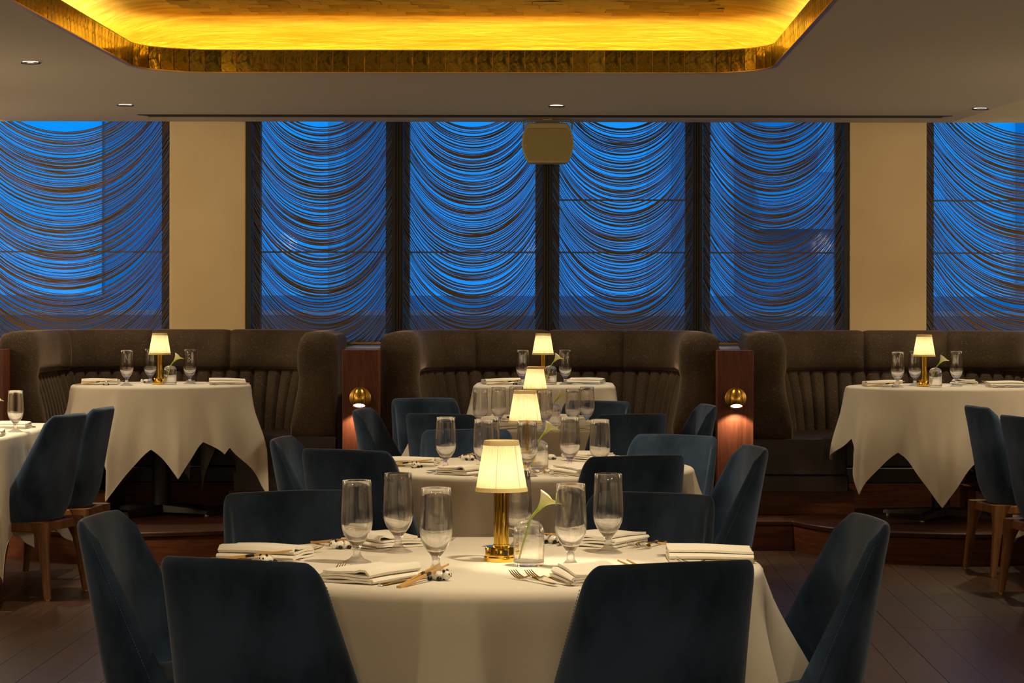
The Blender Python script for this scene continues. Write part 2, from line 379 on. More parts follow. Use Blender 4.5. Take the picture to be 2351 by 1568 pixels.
# bare posts between the curtains
for i, (a, b) in enumerate(((565.5, 577), (900, 925), (1245, 1268), (1590, 1612), (1937, 1948.5))):
    w = MB(); xa, xb = X(a, 15.72), X(b, 15.72); wd = xb-xa
    w.box(((xa+xb)/2, 15.78, 2.02), (wd, .14, 1.85))
    po = struct(w.build('trim_%d' % (i+1), M['frame'], smooth=False))
    if wd > .04:
        for q in (.25, .5, .75):
            MB().box((xa+wd*q, 15.706, 2.02), (wd*.12, .014, 1.85)).build('ridge', M['frame'], po, smooth=False)
# chain curtains
def curtain(xa, xb, sag, zt, zb, seed, label):
    R = random.Random(seed); mb = MB(); w = xb-xa; dz = .0070; zz = zt; vs = []; fs = []; ns = 22; drift = 0
    r = .0026
    while zz > zb:
        drift = drift*.9+R.gauss(0, .02); z_e = zz+R.gauss(0, .0032); s_ = sag*(1+drift*.5+R.gauss(0, .012)); yo = 15.735+R.uniform(-.02, .02)
        sk = R.gauss(0, .02)
        base = len(vs); rr = r*R.uniform(.8, 1.35)
        for i in range(ns+1):
            t = i/ns; x = xa+w*t; tt = t+sk*t*(1-t)
            q = (2*tt-1); z = z_e-s_*(1-(.72*q*q+.28*q**4))
            if z < zb-.005: z = zb-.005+(z-zb)*.0
            for (dy, dzz) in ((-rr, 0), (0, rr*1.0), (rr, 0), (0, -rr*1.0)):
                vs.append((x, yo+dy, z+dzz))
        for i in range(ns):
            for k in range(4):
                l = (k+1) % 4; a = base+i*4; fs.append((a+k, a+l, a+4+l, a+4+k))
        zz -= dz
    mb.v = vs; mb.f = fs
    o = mb.build('chain_curtain', M['chain'], smooth=False)
    return tag(o, label, 'curtain', 'swagged chain curtains', 'stuff')
cl = ['swagged copper chain curtain at the far left window beside the left cream pillar', 'swagged copper chain curtain just right of the left cream pillar',
      'swagged copper chain curtain between the first and second dark posts, left of the speaker', 'swagged copper chain curtain right of the ceiling speaker, above the middle booth',
      'swagged copper chain curtain just left of the right cream pillar', 'swagged copper chain curtain at the far right window beside the right cream pillar']
for i, (a, b, ga, gb) in enumerate(wins):
    wide = i in (0, 5); sag = .47 if wide else .37
    curtain(X(a, 15.735), X(b, 15.735), sag, 2.86 if not wide else 2.92, 1.135, 40+i, cl[i])
# the street outside: low wall, building across, awning, ground
st = struct(MB().box((0, 30, -.3), (60, 27, .2)).build('street', M['street'], smooth=False))
lw = thing('parapet', 'low dark planter wall outside below the windows', 'wall', (0, 17.4, 0))
MB().box((-.5, 0, .66), (9, .2, 1.26)).build('body', M['facade_dark'], lw, smooth=False); MB().box((-.5, 0, 1.31), (9, .26, .03)).build('coping', M['facade'], lw, smooth=False)
fb = thing('street_building', 'tall pale building across the street behind the curtains', 'building', (0, 27, 0))
MB().box((0, .4, 6), (34, .6, 12)).build('wall', M['facade'], fb, smooth=False)
for xx, wd in ((-7.2, 1.2), (-4.6, .7), (-2.1, .5), (1.35, .35), (2.3, .9), (3.4, .25), (5.2, .6)):
    MB().box((xx, .02, 3), (wd, .2, 6)).build('pier', M['facade_dark'], fb, smooth=False)
for xx, wd in ((-5.8, 1.6), (-3.3, 1.5), (-.4, 2.6), (1.8, .5), (4.3, 1.4)):
    f_ = MB().box((xx, .05, 2.3), (wd, .1, 2.6)).build('shop_window', M['shop_glass'], fb, smooth=False)
MB().box((0, -.05, 1.05), (34, .2, .8)).build('plinth', M['facade_dark'], fb, smooth=False)
aw = thing('awning', 'dark shop awning across the street behind the right hand curtains', 'awning', (2.55, 26.5, 2.45))
MB().add([(-.5, -.5, -.05), (.5, -.5, -.05), (.5, .6, .35), (-.5, .6, .35), (-.5, -.5, -.3), (.5, -.5, -.3), (.5, .6, -.3), (-.5, .6, -.3)], [(0, 1, 2, 3), (0, 4, 5, 1), (1, 5, 6, 2), (3, 7, 4, 0), (2, 6, 7, 3), (4, 7, 6, 5)]).build('canopy', M['facade_dark'], aw, smooth=False)

# ------------------------------------------------------------------ gold recess
cove = thing('gold_cove', 'glowing gold leaf ceiling recess with a band of mirror tiles round its rim', 'ceiling recess', ((x0+x1)/2, (y0+y1)/2, CEIL))
def off_loop(o, n=12): return rrect(x0-o, x1+o, y0-o, y1+o, max(.02, CR+o), n)
BT = 2.629
prof = [(.0, BT), (.018, BT), (.018, 2.56), (.16, 2.56), (.19, 2.585)]
for i in range(1, 13):
    a = pi/2*i/12; prof.append((.19-.42*(1-cos(a)), 2.585+.195*sin(a)))
rows = [[(p[0], p[1], z) for p in off_loop(o)] for (o, z) in prof]
mb = MB().grid(rows, True); nl = len(rows[0]); mb.f.append(tuple(range((len(rows)-1)*nl, len(rows)*nl)))
vault = mb.xf(Matrix.Translation((-(x0+x1)/2, -(y0+y1)/2, -CEIL))).build('vault', M['dome'], cove, angle=60)
MB().grid([[(p[0]-(x0+x1)/2, p[1]-(y0+y1)/2, z-CEIL) for p in off_loop(o)] for (o, z) in ((.04, 2.566), (.10, 2.566))][::-1], True).build('light_strip', emis('cove_strip_glow', (1, .77, .29), 7.0), cove)
def tpath():
    seq = []; dense = rrect(x0, x1, y0, y1, CR, 60); dense.append(dense[0]); acc = 0; tw = .0784
    segs = []; tot = 0
    for a, b in zip(dense, dense[1:]):
        l = sqrt((a[0]-b[0])**2+(a[1]-b[1])**2); segs.append((tot, l, a, b)); tot += l
    nt_ = int(tot/tw); tw = tot/nt_
    def pt(s):
        for (t0, l, a, b) in segs:
            if t0 <= s <= t0+l+1e-9:
                u = (s-t0)/l if l > 0 else 0; return Vector((a[0]+(b[0]-a[0])*u, a[1]+(b[1]-a[1])*u, 0))
        return Vector((*dense[-1], 0))
    return [(pt(i*tw), pt(min((i+1)*tw, tot))) for i in range(nt_)]
tile_me = None; small = MB()
for a, b in tpath():
    d = b-a; c = (a+b)/2; ang = atan2(d.y, d.x)
    if c.y > 8.7:
        if tile_me is None:
            tile_me = MB().box((0, 0, 0), (.0755, .008, BT-CEIL-.008)).build('tile', M['tile'], cove, smooth=False, bevel=.002, seg=1); o = tile_me
        else: o = tile_me.copy(); COL.objects.link(o); o.parent = cove
        o.location = (c.x-(x0+x1)/2, c.y-(y0+y1)/2, (BT-CEIL)/2); o.rotation_euler = (random.gauss(0, .006), 0, ang+random.gauss(0, .008))
    else: small.box((c.x-(x0+x1)/2, c.y-(y0+y1)/2, (BT-CEIL)/2), (.0765, .008, BT-CEIL-.008), ang)
small.build('tile_row', M['tile'], cove, smooth=False)['kind'] = 'stuff'
MB().grid([[(p[0]-(x0+x1)/2, p[1]-(y0+y1)/2, z) for p in off_loop(o)] for (o, z) in ((.012, -.001), (-.008, -.001), (-.008, .004), (.012, .004))], True).build('rim', M['gold_edge'], cove, angle=30)
MB().grid([[(p[0]-(x0+x1)/2, p[1]-(y0+y1)/2, z-CEIL) for p in off_loop(o)] for (o, z) in ((.006, CEIL), (.006, BT), (.016, BT), (.016, CEIL))], True).build('band_backing', M['gold_edge'], cove, angle=30)
lm = [None]*3
for r in range(9):
    Y = 10.86+.141*r; shift = (r*.031) % .141
    for q in range(19):
        xx = -1.78+.141*q+shift
        if xx > .72 or (Y > 11.9 and (xx < -1.7 or xx > .65)): continue
        k = random.randrange(3)
        if lm[k] is None:
            lm[k] = MB().box((0, 0, 0), (.1385, .138, .0016)).build('gold_leaf', M['leaf'][k], cove, smooth=False); o = lm[k]
        else: o = lm[k].copy(); COL.objects.link(o); o.parent = cove
        o.location = (xx-(x0+x1)/2, Y-(y0+y1)/2, 2.7785-CEIL-.0016); o.rotation_euler = (random.gauss(0, .012), random.gauss(0, .012), random.gauss(0, .012))

# ------------------------------------------------------------------ ceiling fittings
def make_downlight():
    t = thing('downlight', '', 'downlight')
    MB().lathe([(.036, -.001), (.047, -.004), (.05, 0.0), (.04, .0), (.036, -.001)], 28, cap=False).build('ring', M['frame'], t)
    MB().lathe([(.001, .004), (.036, .003)], 28, cap=False).build('lens', M['lens'], t)
    return t
dl = make_downlight()
for (px, py, lab) in ((69, 144, 'recessed downlight beside the gold recess, nearest the viewer'), (287, 242, 'recessed downlight above the left booth by the end of the air slot'),
                      (1277, 242, 'recessed downlight just above the khaki speaker'), (2250, 247, 'recessed downlight beyond the right end of the air slot')):
    p = on(px, py, CEIL); inst(dl, lab, (p.x, p.y, CEIL-.004), group='ceiling downlights')
    downlight(p.x, p.y, 62, 115, (p.x, p.y-.15, 0), z=CEIL-.02, blend=.7)
vt = thing('air_slot', 'long black linear air diffuser slot in the ceiling by the windows', 'air vent', (0, 15.05, CEIL))
xa, xb = X(318, 15.06), X(2183, 15.06)
MB().prism([(xa, -.045), (xb, -.045), (xb-.05, .045), (xa+.05, .045)], -.004, .002).build('frame', M['vent'], vt, smooth=False)
for yy in (-.022, .0, .022): MB().box(((xa+xb)/2, yy, -.007), (xb-xa-.12, .008, .007)).build('slat', M['frame'], vt, smooth=False)
sp = thing('ceiling_speaker', 'khaki loudspeaker hung from the ceiling on a bracket before the windows', 'speaker', (X(1257, 15.35), 15.35, 2.365))
def barrel(w, h, c, bulge, n=10):
    pts = []
    for i in range(n+1):
        t = -1+2*i/n; pts.append((w/2-bulge*(t*t), h/2*t))
    pts2 = [(-x, y) for (x, y) in reversed(pts)]
    return pts+pts2
o_ = barrel(.318, .246, 0, .04); mb = MB(); nn = len(o_)
mb.prism(o_, -.1, .1).xf(Matrix.Rotation(pi/2, 4, 'X')); mb.build('cabinet', M['speaker'], sp, bevel=.012)
i_ = barrel(.30, .20, 0, .034); MB().prism(i_, .1, .108).xf(Matrix.Translation((0, 0, -.012)) @ Matrix.Rotation(pi/2, 4, 'X')).build('grille', M['grille'], sp, bevel=.004)
MB().lathe([(.001, 0), (.0055, 0), (.0055, .003)], 14).xf(Matrix.Translation((-.135, -.108, -.02)) @ Matrix.Rotation(pi/2, 4, 'X')).build('badge', M['gold_edge'], sp)
MB().tube([(-.15, 0, .09), (-.15, 0, .125), (-.125, 0, .143), (.125, 0, .143), (.15, 0, .125), (.15, 0, .09)], .006, 6).build('bracket', M['grille'], sp)
MB().lathe([(.03, .143), (.03, .15)], 16).build('ceiling_plate', M['speaker'], sp)

# ------------------------------------------------------------------ banquette booths
def path_inner(cx, hw=.80, y0=14.38, y1=15.42, r=.42, step=.0145):
    pts = []; 
    def seg(a, b):
        d = Vector(b)-Vector(a); n = max(1, int(d.length/step))
        for i in range(n): pts.append((Vector(a)+d*(i/n), None))
    A = [(cx-hw, y0), (cx-hw, y1-r)]; out = []
    n1 = int((y1-r-y0)/step); n2 = int(r*pi/2/step); n3 = int((2*hw-2*r)/step)
    for i in range(n1): out.append(((cx-hw, y0+(y1-r-y0)*i/n1), (1, 0)))
    for i in range(n2): a = pi-pi/2*i/n2; out.append(((cx-hw+r+r*cos(a), y1-r+r*sin(a)), (-cos(a), -sin(a))))
    for i in range(n3): out.append(((cx-hw+r+(2*hw-2*r)*i/n3, y1), (0, -1)))
    for i in range(n2): a = pi/2-pi/2*i/n2; out.append(((cx+hw-r+r*cos(a), y1-r+r*sin(a)), (-cos(a), -sin(a))))
    for i in range(n1+1): out.append(((cx+hw, y1-r-(y1-r-y0)*i/n1), (-1, 0)))
    return out
def booth(cx, cuts, label):
    t = thing('banquette_booth', label, 'booth', (cx, 15.0, PLAT), 0, 'curved banquette booths')
    pth = path_inner(0.0); n = len(pth); pth = [((p[0][0], p[0][1]-15.0), p[1]) for p in pth]
    xs_ = [p[0][0] for p in pth]
    # channels
    cw = 6; chans = []
    i = 0
    while i+cw < n+1:
        e = min(i+cw, n-1); rows = []
        for z in (.42, .46, .52, .60, .68, .74, .785, .81):
            tz = (z-.42)/.39; lean = .085*max(0, 1-tz)**1.2+.018*sin(pi*tz)
            row = []
            for j in range(i, e+1):
                u = (j-i)/(e-i); b = .016*(1-(2*u-1)**4)-.012*(abs(2*u-1) > .99)
                if z >= .80: b *= .4
                (px, py), (nx, ny) = pth[j]; o = lean+b
                row.append((px+nx*o, py+ny*o, z))
            rows.append(row)
        MB().grid(rows).build('channel', M['booth'], t, angle=80); i = e
        if e == n-1: break
    # head roll panels
    ci = [0]+[min(range(n), key=lambda q: abs(xs_[q]-(c-cx))+(0 if abs(pth[q][1][1]) > .3 else 9)) for c in cuts]+[n-1]
    hp = [(-.002, .808), (.030, .806), (.048, .83), (.052, .88), (.050, .95), (.040, 1.01), (.012, 1.043), (-.03, 1.052), (-.10, 1.05), (-.155, 1.035), (-.175, 1.0), (-.178, .9)]
    for a, b in zip(ci, ci[1:]):
        rows = []
        for (o, z) in hp:
            row = []
            for j in range(a, b+1):
                e = min(j-a, b-j); sq = .5 if e == 0 else .82 if e == 1 else .95 if e == 2 else 1.0
                (px, py), (nx, ny) = pth[j]; oo = o*sq if o > 0 else o; zz = z-(1-sq)*(.02 if z > .9 else 0)
                row.append((px+nx*oo, py+ny*oo, zz))
            rows.append(row)
        MB().grid(rows).build('headrest', M['booth'], t, angle=80)
    # outer shell
    rows = []
    for (o, z) in ((-.178, 0.02), (-.178, .9), (-.12, .95), (-.12, .2)):
        rows.append([(p[0]+nn[0]*o, p[1]+nn[1]*o, z) for p, nn in pth])
    MB().grid(rows).build('back_shell', M['booth'], t)
    # rounded arm fronts
    for sgn in (-1, 1):
        pr = []
        sec = [(-.178, .42), (.09, .42), (.095, .5), (.055, .7), (.045, .79), (.055, .84), (.055, .95), (.04, 1.01), (.0, 1.047), (-.10, 1.05), (-.16, 1.03), (-.178, .98)]
        c = Vector((-.06, .74)); mb = MB(); rows = []
        for (dy, k) in ((.03, 1.0), (-.005, .985), (-.03, .93), (-.045, .82), (-.052, .6), (-.054, .1)):
            rows.append([(sgn*(.80-(c.x+(o-c.x)*k)), -.62+dy, c.y+(z-c.y)*k) for (o, z) in sec])
        mb.grid(rows, True); mb.f.append(tuple(range(60, 72))); mb.build('arm_front', M['booth'], t, angle=70)
    # seat
    op = []
    for p, nn in pth:
        x = max(-.34, min(.34, p[0]*.5)); y = -.665 if p[1] < -.6 else min(-.06, p[1]-.42 if abs(p[0]) < .6 else p[1]*1.0)
        op.append((x, y))
    def ring(z0_, z1_, o_in, inset, name, m_, bev):
        inner_ = [(p[0]-nn[0]*o_in, p[1]-nn[1]*o_in) for p, nn in pth]
        outl = []
        for (p, nn) in pth: outl.append((p[0]+nn[0]*.42, max(p[1]+nn[1]*.42, -.62)))
        hw = .40-inset; fy = -.665+inset
        openi = []
        for k, (p, nn) in enumerate(pth):
            u = k/(n-1)
            if u < .36: openi.append((-hw, fy+(-.02-fy)*u/.36))
            elif u > .64: openi.append((hw, fy+(-.02-fy)*(1-u)/.36))
            else: openi.append((-hw+2*hw*(u-.36)/.28, -.02))
        inn2 = [(x_, max(y_, fy) if 0 else (fy if k_ in (0, n-1) else y_)) for k_, (x_, y_) in enumerate(inner_)]
        rows = [[(a[0], a[1], z0_) for a in inn2], [(a[0], a[1], z1_) for a in inn2], [(a[0], a[1], z1_) for a in openi], [(a[0], a[1], z0_) for a in openi]]
        mb = MB().grid(rows+[rows[0]])
        w_ = n
        for k_ in (0, n-1): mb.f.append(tuple(r_*w_+k_ for r_ in range(4)))
        mb.build(name, m_, t, angle=35, bevel=bev, seg=3)
    ring(.235, .44, .165, 0, 'seat_cushion', M['booth_seat'], .03)
    ring(.135, .23, .165, .012, 'seat_rail', M['booth_seat'], .008)
    ring(0.001, .135, .165, .05, 'plinth', M['riser'], 0)
    return t
booth(-2.28, (-3.02, -2.545, -2.06), 'taupe velvet booth below the left cream pillar')
booth(-.077, (-.548, -.087, .37), 'taupe velvet booth in the middle below the speaker')
booth(2.035, (1.865, 2.375), 'taupe velvet booth below the right cream pillar')
# posts with sconces
def make_post():
    t = thing('divider_post', '', 'post', (0, 0, 0), 0, 'wooden posts between the booths')
    MB().box((0, .09, .475), (.206, .17, .95)).build('post_body', M['mahogany'], t, smooth=False, bevel=.003)
    return t
post = make_post()
def make_sconce():
    t = thing('wall_sconce', '', 'wall light')
    MB().lathe([(.061, 0), (.061, .008), (.057, .011)], 40).xf(Matrix.Rotation(pi/2, 4, 'X')).build('back_plate', M['brass_satin'], t)
    pr = [(.0355, -.058), (.0355, .005)]+[(.0355*cos(a), .005+.05*sin(a)) for a in (.25, .5, .75, 1.0, 1.25, 1.45)]+[(.001, .055)]
    MB().lathe(pr, 28, cap=False).xf(Matrix.Translation((0, -.05, .008)) @ Matrix.Rotation(radians(-26), 4, 'X')).build('lamp_shade', M['brass_satin'], t, solid=.002)
    MB().lathe([(.001, -.05), (.034, -.05)], 28, cap=False).xf(Matrix.Translation((0, -.05, .008)) @ Matrix.Rotation(radians(-26), 4, 'X')).build('lens', M['lens'], t)
    return t
sco = make_sconce()
for (px, lab, sl) in ((827.5, 'dark mahogany post between the left and middle booths', 'brass half capsule wall light on the post between left and middle booths'),
                  (1689, 'dark mahogany post between the middle and right booths', 'brass half capsule wall light on the post between middle and right booths'),
                  (-34, 'dark mahogany post at the outer end of the left booth', None)):
    xx = X(px, 14.15); inst(post, lab, (xx, 14.15, PLAT))
    if sl:
        zz = HC-(914-691)*14.15/F
        inst(sco, sl, (xx, 14.149, zz), group='brass sconces')
        light('sconce_lamp', 'SPOT', (xx, 14.15-.062, zz-.062), 6, (1, .72, .42), .012, (xx, 14.15+.02, 0), 118, .3)

# ------------------------------------------------------------------ chairs
def make_chair():
    t = thing('dining_chair', '', 'chair')
    ZB, ZT = .36, .862; nu, nv = 36, 12
    def surf(u, v, inset):
        a = u*pi/2; k = abs(u)
        tk = max(0, (k-.62)/.38); zt = ZT-.05*(1-sqrt(max(0, 1-min(.97, tk)**2)))-.004*k
        z = ZB+v*(zt-ZB); q = (z-.45)/(.86-.45)
        hw = .228-.036*q-(.012*(1-min(1, (z-ZB)/.08))**2); yc = -.205-.068*q+.03*(1-min(1, (z-ZB)/.10))**2; d = .205-.15*q
        d = min(d, .236)
        e = .62; sx = (1 if u >= 0 else -1)*abs(sin(a))**e; cy = 1-abs(cos(a))**.75
        th = (.05-.014*q)*(1-.35*k)*inset
        x = hw*sx; y = yc+d*cy
        # inward normal in plan (numeric)
        return x, y, z, th
    def pt(u, v, inset):
        x, y, z, th = surf(u, v, 1); du = .01
        x1_, y1_, _, _ = surf(min(1, u+du), v, 1); x0_, y0_, _, _ = surf(max(-1, u-du), v, 1)
        tx, ty = x1_-x0_, y1_-y0_; l = sqrt(tx*tx+ty*ty) or 1
        return (x-ty/l*th*inset, y+tx/l*th*inset, z-(.008 if (v == 1 and inset not in (.5,)) else 0))
    def sh(u, v, side):
        k = abs(u); f = sqrt(max(0, 1-k**14)); g = sqrt(max(0, 1-max(0, (v-.945)/.055)**2)); x, y, z, th = surf(u, v, 1)
        du = .004; x1_, y1_, _, _ = surf(min(1, u+du), v, 1); x0_, y0_, _, _ = surf(max(-1, u-du), v, 1)
        tx, ty = x1_-x0_, y1_-y0_; l = sqrt(tx*tx+ty*ty) or 1; o = th*(.5+.5*side*f*g)
        return (x-ty/l*o, y+tx/l*o, z)
    us = [sin(pi/2*(-1+2*i/nu)) for i in range(nu+1)]; vs_ = [sin(pi/2*j/nv)**1.0 if j < nv else 1.0 for j in range(nv+1)]
    rows = [[sh(u, v, -1) for u in us] for v in vs_]; inn = [[sh(u, v, 1) for u in us] for v in reversed(vs_[:-1])]
    allr = rows+inn
    mb = MB().grid(allr+[allr[0]])
    mb.build('backrest', M['velvet'], t, sub=1)
    # seam stitched along both wing edges and the top
    for sgn in (-1, 1):
        pts = [Vector(pt(sgn*.93, .06+.88*j/60, -.03)) for j in range(61)]
        mb = MB()
        for j in range(60):
            d = pts[j+1]-pts[j]; mb.tube([pts[j], pts[j]+d*.6], .0008, 4)
        mb.build('stitching', M['thread'], t, smooth=False)
    mb = MB(); nx, ny = 9, 9; rows = []
    outl = [(-.2, -.17), (.2, -.17), (.222, .0), (.222, .19), (.19, .235), (0, .245), (-.19, .235), (-.222, .19), (-.222, 0)]
    rows = []
    for (k, z) in ((.9, .362), (1.0, .375), (1.0, .445), (.97, .466), (.88, .478), (.5, .484), (.05, .485)):
        rows.append([(x*k, .03+(y-.03)*k, z) for (x, y) in outl])
    mb.grid(rows, True); mb.f.append(tuple(range((len(rows)-1)*9, len(rows)*9))); mb.f.append(tuple(reversed(range(9))))
    mb.build('seat', M['velvet'], t, sub=2)
    # wooden apron frame
    mb = MB()
    for (c, d) in (((0, -.19, .338), (.34, .03, .045)), ((0, .2, .338), (.36, .03, .045)), ((-.19, 0, .338), (.03, .36, .045)), ((.19, 0, .338), (.03, .36, .045))): mb.box(c, d)
    mb.build('apron', M['walnut'], t, smooth=False, bevel=.006)
    for (sx, sy) in ((-1, -1), (1, -1), (-1, 1), (1, 1)):
        mb = MB(); rows = []
        for (z, wx, cx_, cy_) in ((.362, .110, .160, .168), (.335, .088, .170, .178), (.30, .064, .181, .188), (.26, .050, .188, .196), (.2, .044, .193, .203), (.006, .030, .207, .227)):
            s_ = wx/2; c = 0.35*s_
            rows.append([(sx*cx_+a*s_, sy*cy_+b*s_, z) for (a, b) in ((-1, -.5), (-.5, -1), (.5, -1), (1, -.5), (1, .5), (.5, 1), (-.5, 1), (-1, .5))])
        mb.grid(rows, True); mb.f.append(tuple(range(8))); mb.f.append(tuple(reversed(range(40, 48))))
        leg = mb.build('leg', M['walnut'], t, angle=50)
        MB().lathe([(.011, 0), (.011, .007)], 12, (sx*.207, sy*.227, 0)).build('glide', M['brass_satin'], leg)
    return t
chair = make_chair()
def chair_at(px, Y, deg, label, group, dz=0):
    """px, Y: top centre of the back; deg: facing, clockwise from straight away from the viewer"""
    a = radians(deg); f = Vector((sin(a), cos(a), 0)); p = Vector(((px-1293)*Y/F, Y, 0))+f*.265
    return inst(chair, label, (p.x, p.y, dz), -a, group)
chairs = [
 (526, 5.15, 24, 'blue velvet chair with its back to the viewer, nearest on the left', 'chairs at the front table'),
 (1562, 5.10, -22, 'blue velvet chair with its back to the viewer, nearest on the right', 'chairs at the front table'),
 (208, 6.22, 95, 'blue velvet chair in profile at the left end of the front table', 'chairs at the front table'),
 (2018, 6.18, -97, 'blue velvet chair in profile at the right end of the front table', 'chairs at the front table'),
 (654, 7.02, 156, 'blue velvet chair across the front table, behind its leftmost water glass', 'chairs at the front table'),
 (1508, 6.98, -156, 'blue velvet chair across the front table, behind its rightmost water glass', 'chairs at the front table'),
 (634, 9.75, 96, 'blue velvet chair in profile at the left end of the second table', 'chairs at the second table'),
 (784, 8.95, 26, 'blue velvet chair, back to the viewer, at the second table left of its lamp', 'chairs at the second table'),
 (1469, 8.63, -22, 'blue velvet chair, back to the viewer, at the second table right of its lamp', 'chairs at the second table'),
 (1748, 9.2, -99, 'blue velvet chair in profile before the red lit right post', 'chairs at the second table'),
 (1069, 10.4, 170, 'lighter blue velvet chair facing the viewer behind the second table', 'chairs at the second table'),
 (1560, 10.0, -150, 'blue velvet chair behind the second table at its far right side', 'chairs at the second table'),
 (1005, 11.8, 24, 'dark blue chair, back to the viewer, at the third table left of its lamp', 'chairs at the third table'),
 (1458, 11.8, -24, 'dark blue chair, back to the viewer, at the third table right of its lamp', 'chairs at the third table'),
 (822, 12.35, 99, 'dark blue chair in profile before the left sconce post', 'chairs at the third table'),
 (1636, 12.9, -99, 'dark blue chair in profile at the right end of the third table', 'chairs at the third table'),
 (969, 13.75, 158, 'dark blue chair with blue lit rim before the middle booth, left side', 'chairs at the third table'),
 (1376, 13.4, -160, 'dark blue chair before the middle booth table, right side', 'chairs at the third table'),
 (172, 11.75, -76, 'blue chair with walnut legs at the far left table, nearer the viewer', 'chairs at the far left table'),
 (248, 12.5, -84, 'blue chair with walnut legs at the far left table, nearer the booth', 'chairs at the far left table'),
 (2233, 12.8, 80, 'blue chair with walnut legs at the far right table, nearer the booth', 'chairs at the far right table'),
 (2320, 11.7, 78, 'blue chair with walnut legs at the far right table, cut by the frame edge', 'chairs at the far right table'),
]
for c in chairs: chair_at(*c)

# ------------------------------------------------------------------ tables and cloths
def table(loc, label, group, r=.6, square=None, zt=TH):
    t = thing('dining_table', label, 'table', loc, 0, group)
    h = zt
    if square: MB().box((0, 0, h-.016), (square[0]*2-.02, square[1]*2-.02, .028)).build('tabletop', M['mahogany'], t, smooth=False, bevel=.004)
    else: MB().lathe([(r-.01, h-.03), (r-.006, h-.003)], 48).build('tabletop', M['mahogany'], t)
    MB().lathe([(.052, .035), (.052, h-.04)], 28).build('column', M['iron'], t)
    for k in range(4):
        a = pi/4+pi/2*k+.3; mb = MB()
        rows = []
        for (d, w, z) in ((.03, .05, .058), (.2, .038, .048), (.33, .03, .034), (.345, .03, .03)):
            c = Vector((cos(a)*d, sin(a)*d, 0)); s_ = Vector((-sin(a), cos(a), 0))*w
            rows.append([tuple(c-s_+Vector((0, 0, .012))), tuple(c+s_+Vector((0, 0, .012))), tuple(c+s_*.7+Vector((0, 0, z))), tuple(c-s_*.7+Vector((0, 0, z)))])
        mb.grid(rows, True); mb.f.append((15, 14, 13, 12)); mb.build('foot', M['iron'], t, smooth=False, bevel=.004)
        MB().lathe([(.014, 0), (.014, .014)], 12, (cos(a)*.32, sin(a)*.32, 0)).build('glide', M['steel'], t)
    return t
def tablecloth(cx, cy, zt, label, R, keys, rect=None, top_soft=.018, ripple=.009, seed=1):
    """cloth over a round or rectangular top; keys = (degrees from the viewer's side towards the right, hanging length, how far the fold stands out)"""
    rnd = random.Random(seed); NT = 360; keys = sorted((k[0] % 360, k[1], k[2]) for k in keys); ph = [rnd.uniform(0, 6.28) for _ in range(3)]
    def Rt(th):
        if rect:
            a, b = rect; p = 7.0; return ((abs(cos(th))/a)**p+(abs(sin(th))/b)**p)**(-1/p)
        return R
    def kv(d):
        d %= 360
        for q, k in enumerate(keys):
            a = keys[q-1]; lo = a[0]-(360 if q == 0 else 0); hi = k[0]; dd = d
            if q == 0 and d > keys[-1][0]: dd = d-360
            if lo <= dd <= hi and hi > lo:
                u = (dd-lo)/(hi-lo); us = u*u*(3-2*u); ul = .75*u+.25*us
                return a[1]+(k[1]-a[1])*ul, a[2]+(k[2]-a[2])*us, (1 if k[2] > a[2] else -1)*4*u*(1-u)*abs(k[2]-a[2])
        return keys[0][1], keys[0][2], 0
    rr = top_soft; ND = 18; cols = []
    for i in range(NT):
        d = 360*i/NT; th = radians(d)-pi/2; r_ = Rt(th); drop, out, sl = kv(d); col = []
        for k in (.02, .35, .7, .93): col.append((th, (r_-rr)*k, zt))
        for j in range(5):
            a = pi/2*j/4; col.append((th, r_-rr+rr*sin(a), zt-rr+rr*cos(a)))
        for j in range(1, ND+1):
            s_ = drop*j/ND; g = min(1, s_/.36); g = g*g*(3-2*g)*.55+.45*g
            rip = ripple*g*sin(17*th+ph[0])+ripple*.7*g*sin(29*th+ph[1])
            col.append((th+sl*g*.9/r_*.35, r_+.004+1.2*out*g*(1+.35*max(0, s_-.36))+rip, zt-rr-s_))
        cols.append([(cx+q*cos(t), cy+q*sin(t), z) for (t, q, z) in col])
    rws = [q[::-1] for q in zip(*cols)]; mb = MB().grid(rws, True); mb.f.append(tuple(reversed(range(NT))))
    o = mb.build('tablecloth', M['linen'], smooth=True, angle=180); tag(o, label, 'tablecloth', 'white tablecloths')
    hem = MB(); last = [Vector(p) for p in rws[-1]]; hem.tube(last+[last[0]], .002, 4, cap=False); hem.build('hem', M['linen'], o)
    return o
ZC = TH+.004
T = dict(one=(-.194, 6.05), two=(-.13, 9.57), three=(-.13, 12.78), bl=(-2.315, 14.36), bm=(-.108, 14.5), br=(2.155, 14.2), fl=(-3.02, 12.1), fr=(2.86, 12.3))
table((*T['one'], 0), 'round table under the white cloth nearest the viewer', 'dining tables', .66)
table((*T['two'], 0), 'round table under the white cloth of the second row', 'dining tables', .62)
table((*T['three'], 0), 'round table under the white cloth of the third row', 'dining tables', .62)
BZ = .742
table((*T['bl'], PLAT), 'black pedestal table standing in the left booth', 'dining tables', .50, zt=BZ)
table((*T['bm'], PLAT), 'pedestal table standing in the middle booth', 'dining tables', square=(.37, .37), zt=BZ)
table((*T['br'], PLAT), 'black pedestal table standing in the right booth', 'dining tables', .53, zt=BZ)
table((*T['fl'], 0), 'rectangular table with two blue chairs at the far left', 'dining tables', square=(.385, .735))
table((*T['fr'], 0), 'rectangular table with two blue chairs at the far right', 'dining tables', square=(.385, .735))
